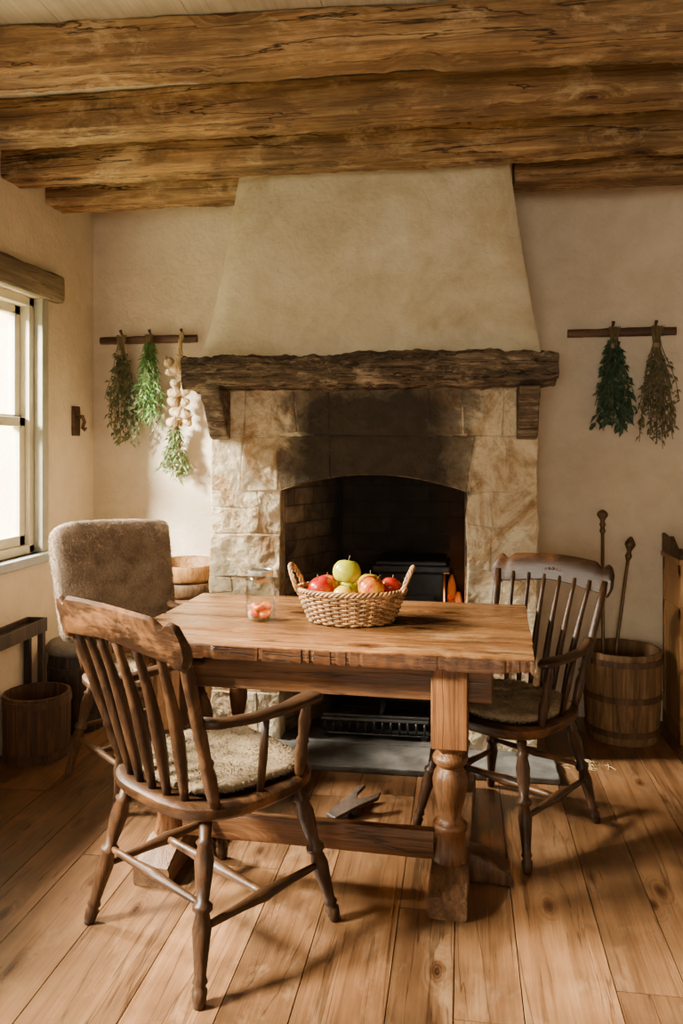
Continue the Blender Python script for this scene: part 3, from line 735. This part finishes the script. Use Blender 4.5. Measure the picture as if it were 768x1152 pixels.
def apple(x, y, z, r, mat, lab, tilt=(0, 0, 0)):
    m = MB(); prof = []
    for i in range(25):
        a = math.pi*i/24; rr_ = math.sin(a)*(1+.06*math.cos(a)); zz = -math.cos(a)*.92
        if a > 2.2: zz -= .26*max(0, 1-math.sin(a)/math.sin(2.2))**1.6*1
        if a < .8: zz += .16*max(0, 1-math.sin(a)/math.sin(.8))**1.5
        prof.append((0 if i in (0, 24) else rr_*r, zz*r))
    m.lathe(prof, 32)
    o = m.obj('apple', mat, loc=(x, y, z), smooth=True); o.rotation_euler = tilt
    MB().tube([(0, 0, .62*r), (.0015, 0, .85*r), (.005, .002, 1.12*r)], [.0014, .0013, .002], 6).obj('stem', M['stem'], o, smooth=True)
    return top(o, lab, 'apple', 'apples in the wicker basket')
z1 = BZ+.115
for (dx, dy, dz, r, mt, lb, tl) in (
    (-.105, -.030, .018, .048, 'ared', 'deep red apple resting in basket', (.3, -.3, 0)),
    (-.100, .062, .012, .044, 'ablush', 'red blushed apple tucked in basket', (.2, -.2, 1)),
    (-.015, -.005, .076, .051, 'agreen', 'large yellow green apple on top of pile', (-.15, .2, .5)),
    (-.012, -.078, .000, .042, 'ayel', 'golden apple low at the basket rim', (.5, .2, 2)),
    (.078, -.032, .022, .050, 'ablush', 'red and yellow blushed apple in basket', (.1, .5, .3)),
    (.140, .045, .016, .040, 'ared', 'red apple against basket handle', (.1, .4, 1.4)),
    (.060, .068, .020, .045, 'ayel', 'yellow apple behind others in basket', (-.2, .2, .8)),
    (-.018, .085, .004, .043, 'agreen', 'green apple under the pile', (0, .2, .8)),
    (-.055, .0, -.062, .043, 'ared', 'red apple beneath others in basket', (0, 0, 0)),
    (.05, .0, -.062, .043, 'ayel', 'golden apple beneath others in basket', (0, 0, 0))):
    apple(BX+dx, BY+dy, z1+dz-.012, r, M[mt], lb, tl)
jr = empty('glass_jar', (-.725, 2.845, .7615)); top(jr, 'clear glass preserving jar standing on table', 'jar')
MB().lathe([(0, .003), (.044, .003), (.052, .010), (.054, .03), (.054, .120), (.050, .133), (.042, .143), (.042, .147), (.045, .149), (.045, .153), (.042, .155), (.045, .158), (.045, .163), (.042, .165), (.043, .176), (.038, .176), (.037, .145), (.045, .130), (.050, .117), (.050, .014), (.044, .008), (0, .008)], 40).obj('jar_body', M['jar'], jr, smooth=True, autos=60)
MB().lathe([(.0425, .164), (.0455, .165), (.0465, .172), (.0455, .180), (.040, .181), (.0385, .179)], 40).obj('jar_rim_band', M['lidm'], jr, smooth=True, autos=60)
for i, (dx, dy, dz, rz) in enumerate(((-.022, -.016, .0, 0), (.022, -.016, .002, 1), (.002, .024, .0, 2), (-.004, -.012, .022, 3), (.018, .012, .024, 4), (-.022, .014, .020, 5))):
    o = MB().lathe([(0, -.012), (.017, -.010), (.023, 0), (.018, .010), (.006, .008), (0, .005)], 14, sx=1, sy=.85).obj('dried_apricot', M['apricot'], loc=(-.725+dx, 2.845+dy, .7615+.022+dz), smooth=True, rot=(.4*math.sin(rz), .3*math.cos(rz*2), rz))
    top(o, 'orange dried apricot inside glass jar', 'dried fruit', 'dried apricots in jar')

# ---------------------------------------------------------------- staved vessels
def staved(name, loc, r0, rb, r1, H, mat, label, cat, hoops, hm_, ns=18, solid_top=False):
    e = empty(name, loc, R(0, 20)); top(e, label, cat)
    prof = [(0, .02), (r0-.014, .02), (r0-.012, 0), (r0, 0)]
    for t in lin(.05, 1, 10):
        q = r0+(r1-r0)*t+(rb-(r0+r1)/2)*4*t*(1-t); prof.append((q, t*H))
    if solid_top: prof += [(r1-.01, H), (0, H-.004)]
    else: prof += [(r1-.014, H)]+[((r0+(r1-r0)*t+(rb-(r0+r1)/2)*4*t*(1-t))-.015, t*H) for t in (.8, .5, .2)]+[(r0-.015, .035), (0, .035)]
    MB().lathe(prof, ns*5, groove=.004, ng=5).obj('staves', mat, e, smooth=True, autos=30)
    for hz in hoops:
        q = r0+(r1-r0)*hz+(rb-(r0+r1)/2)*4*hz*(1-hz); z = hz*H
        MB().lathe([(q-.002, z-.014), (q+.004, z-.014), (q+.004, z+.014), (q-.002, z+.014)], 60).obj('hoop', hm_, e, smooth=True, autos=30)
    return e
staved('wooden_barrel', (.765, 4.02, 0), .165, .178, .182, .42, M['barrel'], 'small coopered oak barrel holding fire irons', 'barrel', (.12, .5, .9), M['bucket'])
staved('wooden_bucket', (-1.895, 3.37, 0), .140, .145, .146, .285, M['bucket'], 'reddish brown round wooden bucket under window', 'bucket', (.1, .9), M['bucket'])
staved('wooden_tub', (-1.40, 3.98, 0), .155, .172, .172, .62, M['barrel'], 'tall coopered wooden tub beside fireplace', 'tub', (.1, .6, .93), M['bucket'], solid_top=True)
for (zz, r_, h_, tl, mt, lb) in ((.622, .172, .075, 0, 'barrel', 'round turned wooden bowl stacked on tub'), (.70, .165, .095, .05, 'cab', 'round honey wooden bowl topmost on tub')):
    o = MB().lathe([(0, 0), (r_*.8, 0), (r_*.95, h_*.3), (r_, h_*.7), (r_, h_*.9), (r_*.98, h_), (r_*.9, h_), (r_*.88, h_*.8), (r_*.7, h_*.3), (0, h_*.2)], 48).obj('wooden_bowl', M[mt], loc=(-1.40, 3.98, zz), smooth=True, rot=(tl, tl*.5, 0), autos=50)
    top(o, lb, 'bowl', 'stacked wooden bowls')
st_ = staved('barrel_stool', (-1.885, 3.74, 0), .125, .145, .135, .38, M['darkwood'], 'dark barrel stool with padded grey seat', 'stool', (.2, .8), M['darkwood'], solid_top=True)
MB().lathe([(0, .376), (.14, .376), (.152, .39), (.152, .41), (.135, .43), (.09, .44), (0, .443)], 40).obj('padded_seat', M['cushion'], st_, smooth=True)
def iron(name, p0, p1, lab, knob):
    p0, p1 = Vector(p0), Vector(p1); d = p1-p0; e = empty(name, p0); top(e, lab, 'fireplace tool', 'fire irons')
    MB().tube([d*t for t in lin(0, .97, 6)], .0085, 8).obj('shaft', M['bronze'], e, smooth=True)
    m = MB(); P = [d*(1-.12/d.length*k) for k in lin(1, 0, 12)]
    m.tube(P, [.010, .016, .012, .010, .017, .012, .011, .018, .026, .028, .022, .006] if knob else [.010, .014, .018, .013, .010, .014, .02, .026, .026, .02, .014, .006], 12)
    m.obj('handle', M['bronze'], e, smooth=True)
    m = MB()
    if knob: m.tube([(0, 0, 0), (0, 0, -.01)], [.012, .006], 8)
    else: m.box(-.05, .05, -.006, .006, -.01, .09)
    m.obj('tool_head', M['bronze'], e)
iron('fire_poker', (.67, 3.97, .06), (.705, 4.20, 1.07), 'long bronze fire poker with knob standing in barrel', True)
iron('ash_shovel', (.70, 4.05, .06), (.845, 4.205, .935), 'bronze ash shovel leaning in barrel against wall', False)

# ---------------------------------------------------------------- console & cabinet
cs = empty('console_table', (-1.995, 3.08, 0)); top(cs, 'narrow dark wooden side table below window', 'side table')
m = MB(); m.box(-.05, .05, -.5, .47, .54, .555); m.box(.04, .052, -.5, .47, .515, .58); m.box(-.052, -.04, -.5, .47, .515, .58); m.box(-.05, .05, .458, .47, .515, .58); m.box(-.05, .05, -.5, -.488, .515, .58)
m.obj('tray_top', M['darkwood'], cs, bevel=.003)
for sx in (-.035, .035):
    for sy in (-.48, .445): MB().box(sx-.014, sx+.014, sy-.014, sy+.014, 0, .54).obj('leg', M['darkwood'], cs, bevel=.003)
cb = empty('side_cabinet', (1.315, 4.07, 0)); top(cb, 'honey coloured wooden cabinet with scrolled gallery top', 'cabinet')
m = MB(); m.box(-.305, -.285, -.16, .165, 0, .84); m.box(.285, .305, -.16, .165, 0, .84); m.box(-.3, .3, .15, .165, .05, .84); m.box(-.3, .3, -.16, .165, .05, .07); m.box(-.3, .3, -.155, .165, .60, .62); m.box(-.32, .32, -.18, .168, .84, .865)
for yy in (-.16, .13):
    m.box(-.311, -.304, yy, yy+.035, 0, .84)
m.box(-.311, -.304, -.16, .165, .78, .84); m.box(-.311, -.304, -.16, .165, .58, .63); m.box(-.311, -.304, -.16, .165, 0, .07)
m.obj('body', M['cab'], cb, bevel=.004)
p = [(-.18, .865), (-.18, .89), (-.15, .915), (-.10, .905), (-.06, .925), (.0, .955), (.08, .945), (.165, .955), (.165, .865)]
for xx in (-.315, .297): MB().prismx(p, xx, xx+.018).obj('gallery_end', M['bucket'], cb, bevel=.003)
for sx in (-1, 1):
    x0, x1 = (-.283, -.003) if sx < 0 else (.003, .283)
    m = MB(); m.box(x0, x1, -.175, -.16, .075, .595); m.box(x0+.05, x1-.05, -.183, -.174, .13, .54)
    d = m.obj('door', M['cab'], cb, bevel=.004)
    MB().lathe([(0, 0), (.008, 0), (.007, .012), (.014, .018), (.012, .026), (0, .028)], 14).obj('knob', M['bronze'], d, loc=(.03*sx, -.175, .35), rot=(math.pi/2, 0, 0), smooth=True)

# ---------------------------------------------------------------- peg rails & hanging things
def rail(x0, x1, z, lab, pegs):
    e = empty('peg_rail', ((x0+x1)/2, YB, z)); top(e, lab, 'peg rail', 'wall peg rails')
    L = (x1-x0)/2
    MB().sweep([(t, -.062, -.024, -.021, .021) for t in lin(-L, L, 24)], 'X', 3, 16, .005, 6, 2).obj('rail', M['railw'], e, smooth=True, autos=50)
    for s in (-.75, .75): MB().box(s*L-.015, s*L+.015, -.03, -.001, -.018, .018).obj('bracket', M['railw'], e)
    for px_ in pegs:
        MB().tube([(px_-(x0+x1)/2, -.05, .012), (px_-(x0+x1)/2, -.085, .028), (px_-(x0+x1)/2, -.10, .045)], [.007, .006, .009], 8).obj('peg', M['railw'], e, smooth=True)
rail(-1.985, -1.43, 1.978, 'dark wooden peg rail holding herbs and garlic', (-1.845, -1.68, -1.50))
rail(.535, 1.06, 1.967, 'dark wooden peg rail holding two herb bunches', (.75, .955))
def herb(x, z, L, spread, leaf, lab, ns, ll, lw, dens, seed, tie=.09, bare=.12, up=0):
    rd = random.Random(seed); Y = 4.15
    e = empty('herb_bunch', (x, Y, z)); top(e, lab, 'dried herbs', 'hanging herb bunches')
    sm = MB(); lf = MB()
    for i in range(ns):
        a = rd.uniform(0, 6.283); q = rd.random()**.5
        ex, ey = spread*q*math.cos(a), min(.075, spread*.6)*q*math.sin(a); ln = L*(1-.30*q*rd.random()-.22*rd.random())
        P = []
        for t in lin(0, 1, 8):
            k = max(0.06, (t-tie/L)/(1-tie/L)) if t > tie/L else .06+.12*(1-t/(tie/L))
            k2 = k**.75
            P.append(Vector((ex*k2+.006*math.sin(t*9+i), ey*k2+.004*math.cos(t*8+i), -ln*t+.02)))
        sm.tube(P, [.0022]*4+[.0018]*4, 4)
        for j in range(int(dens*ln)):
            t = bare+(1-bare)*rd.random(); f = t*7; i0 = min(6, int(f)); p = P[i0].lerp(P[i0+1], f-i0)
            az = rd.uniform(0, 6.283); d = Vector((math.cos(az), math.sin(az)*.8, rd.uniform(-1.4, .1))).normalized()
            l = ll*rd.uniform(.6, 1.2); sd = d.cross(Vector((rd.gauss(0, 1), rd.gauss(0, 1), rd.gauss(0, 1)))).normalized()*lw*rd.uniform(.7, 1.2)/2
            m2 = p+d*l*.5+Vector((0, 0, .002)); tip = p+d*l+Vector((0, 0, -l*.25))
            o = len(lf.v); lf.v += [tuple(p), tuple(m2+sd), tuple(tip), tuple(m2-sd)]; lf.f.append((o, o+1, o+2, o+3)); lf.r.append(0)
    sm.obj('stems', M['stem'], e)
    lf.obj('leaves', leaf, e)
    t = MB()
    for k in range(4): t.lathe([(.014, 0), (.018, .003), (.014, .006)], 14, (0, 0, -tie+.02-.006*k))
    t.tube([(0, .0, -tie+.02), (0.003, .01, -.01), (.0, .015, .032+up)], .0025, 6); t.tube([(0, 0, -tie+.02), (-.006, .008, -.02), (0, .015, .032+up)], .0025, 6)
    t.obj('tie', M['string'], e, smooth=True)
herb(-1.845, 1.978, .62, .13, M['leaf1'], 'drooping bunch of dark dried herbs with thin stems', 26, .036, .018, 46, 1, bare=.22)
herb(-1.68, 1.978, .54, .085, M['leaf2'], 'bright green rosemary bunch tied with twine', 28, .040, .009, 130, 2)
herb(.75, 1.967, .55, .115, M['leaf4'], 'dense dark green herb bunch tied with twine', 30, .044, .022, 72, 3, bare=.2)
herb(.955, 1.967, .63, .13, M['leaf5'], 'grey brown dried thyme bunch with bare stems', 30, .030, .014, 44, 4, bare=.32)
ga = empty('garlic_braid', (-1.50, 4.14, 1.975)); top(ga, 'braided string of pale garlic bulbs', 'garlic', None)
t = MB()
for ph in (0, 2.1, 4.2): t.tube([(.008*math.cos(k*.9+ph), .006*math.sin(k*1.8+ph)+(.02 if k < 3 else 0), .035-k*.0165) for k in range(32)], .006, 6)
t.obj('braid', M['straw'], ga, smooth=True)
gp = [(0, 0), (.012, -.001), (.024, .006), (.031, .018), (.029, .03), (.017, .042), (.008, .052), (.005, .064), (.003, .075), (0, .077)]
for row in range(7):
    for sx in ((-1, 1) if row % 2 == 0 else (-1, 0, 1)):
        m = MB(); sc = R(.88, 1.08)
        m.lathe([(r*sc, z*sc) for r, z in gp], 30, groove=.005, ng=5)
        m.obj('garlic_bulb', M['garlic'], ga, loc=(sx*.043+R(-.006, .006), -.03-(.026 if sx == 0 else 0), -.145-row*.056+R(-.008, .008)), smooth=True, rot=(.35, -sx*.65+R(-.25, .25), R(0, 3)))
herb(-1.53, 1.50, .33, .085, M['leaf3'], 'small pale green sage bunch hung under garlic', 24, .038, .015, 100, 5, .05)
hk = empty('wall_hook', (XL, 4.03, 1.53)); top(hk, 'small dark bronze wall hook with back plate', 'wall hook')
m = MB(); m.box(0, .014, -.04, .04, -.085, .075); m.obj('back_plate', M['railw'], hk, bevel=.006)
MB().tube([(.012, 0, .02), (.045, 0, .018), (.055, 0, -.01), (.045, 0, -.04), (.062, 0, -.05)], [.012, .011, .01, .01, .014], 10).obj('hook', M['bronze'], hk, smooth=True)

bj = empty('boot_jack', (-.41, 3.01, 0), -40); bj.scale = (.85, .85, .85); top(bj, 'worn forked wooden boot jack lying on floorboards', 'boot jack')
p = [(-.03, -.13), (.03, -.13), (.045, -.02), (.075, .09), (.05, .13), (.03, .06), (0, .03), (-.03, .06), (-.05, .13), (-.075, .09), (-.045, -.02)]
m = MB(); n = len(p); zf = lambda y: .03+.14*(y+.13)/.26*.35
m.add([(x, y, zf(y)-.018) for x, y in p]+[(x, y, zf(y)) for x, y in p], [tuple(range(n))[::-1], tuple(range(n, 2*n))]+[(i, (i+1) % n, (i+1) % n+n, i+n) for i in range(n)])
m.obj('board', M['darkwood'], bj, bevel=.004)
MB().box(-.045, .045, -.012, .012, 0, .034).obj('cleat', M['darkwood'], bj, bevel=.003)
s = MB()
for i in range(60):
    a = R(0, 6.28); x_, y_ = .52+random.gauss(0, .06), 3.62+random.gauss(0, .04); l = R(.02, .07)
    s.tube([(x_, y_, .003), (x_+l*math.cos(a)/2, y_+l*math.sin(a)/2, .006), (x_+l*math.cos(a), y_+l*math.sin(a), .003)], .0013, 4)
top(s.obj('straw_scraps', M['straw']), 'scattered dry straw scraps on floorboards', 'straw', kind='stuff')

# ---------------------------------------------------------------- outdoors
g = MB().box(-14, XL-.35, -6, 12, -.6, -.5).obj('garden_ground', M['ground']); top(g, 'grassy garden ground outside window', 'ground'); g['kind'] = 'structure'
hv = MB(); secs = []
for t in lin(-3, 20, 120):
    n1 = noise.noise(Vector((t*.8, 0, 0)))*.3; secs.append((t, -9.5+n1, -8+n1, -.5, 1.9+noise.noise(Vector((t*1.3, 4, 0)))*.8))
ho = hv.sweep(secs, 'Y', 3, 30, .35, 1.6, 3).obj('hedge', M['hedge'], smooth=True); top(ho, 'leafy green garden hedge outside window', 'hedge', kind='stuff')

# ---------------------------------------------------------------- light
w = bpy.data.worlds.new('World'); bpy.context.scene.world = w; w.use_nodes = True
bg = w.node_tree.nodes['Background']; bg.inputs[0].default_value = (1.0, .94, .76, 1); bg.inputs[1].default_value = 1.7
def area(name, loc, target, sx, sy, power, col):
    l = bpy.data.lights.new(name, 'AREA'); l.shape = 'RECTANGLE'; l.size = sx; l.size_y = sy; l.energy = power; l.color = col
    o = bpy.data.objects.new(name, l); C.objects.link(o); o.location = loc
    o.rotation_euler = (Vector(target)-Vector(loc)).to_track_quat('-Z', 'Y').to_euler(); return o
area('sky_and_fill_light', (-4.6, 3.3, 3.5), (-1.0, 2.8, .8), 1.1, .9, 4300, (1, .91, .74))
area('sky_and_fill_light', (-4.4, .2, 3.2), (-.6, 2.4, .8), 1.0, .8, 4300, (1, .91, .74))
area('sky_and_fill_light', (-.9, YF-1.4, 1.3), (.0, 3.0, 2.5), 2.0, 1.2, 170, (1, .91, .74))  # added fill lamp behind the camera, aimed up to brighten the ceiling beams
pl = bpy.data.lights.new('fire_glow', 'POINT'); pl.energy = 5; pl.color = (1, .28, .04); pl.shadow_soft_size = .05
po = bpy.data.objects.new('fire_glow', pl); po.location = (-.035, 3.86, .66); C.objects.link(po)

cam = bpy.data.cameras.new('Camera'); cam.sensor_fit = 'VERTICAL'; cam.sensor_height = 36; cam.lens = 900/1152*36; cam.shift_y = -76/1152
co = bpy.data.objects.new('Camera', cam); co.location = (0, 0, 1.4); co.rotation_euler = (math.radians(90), 0, math.radians(8.53)); C.objects.link(co)
bpy.context.scene.camera = co
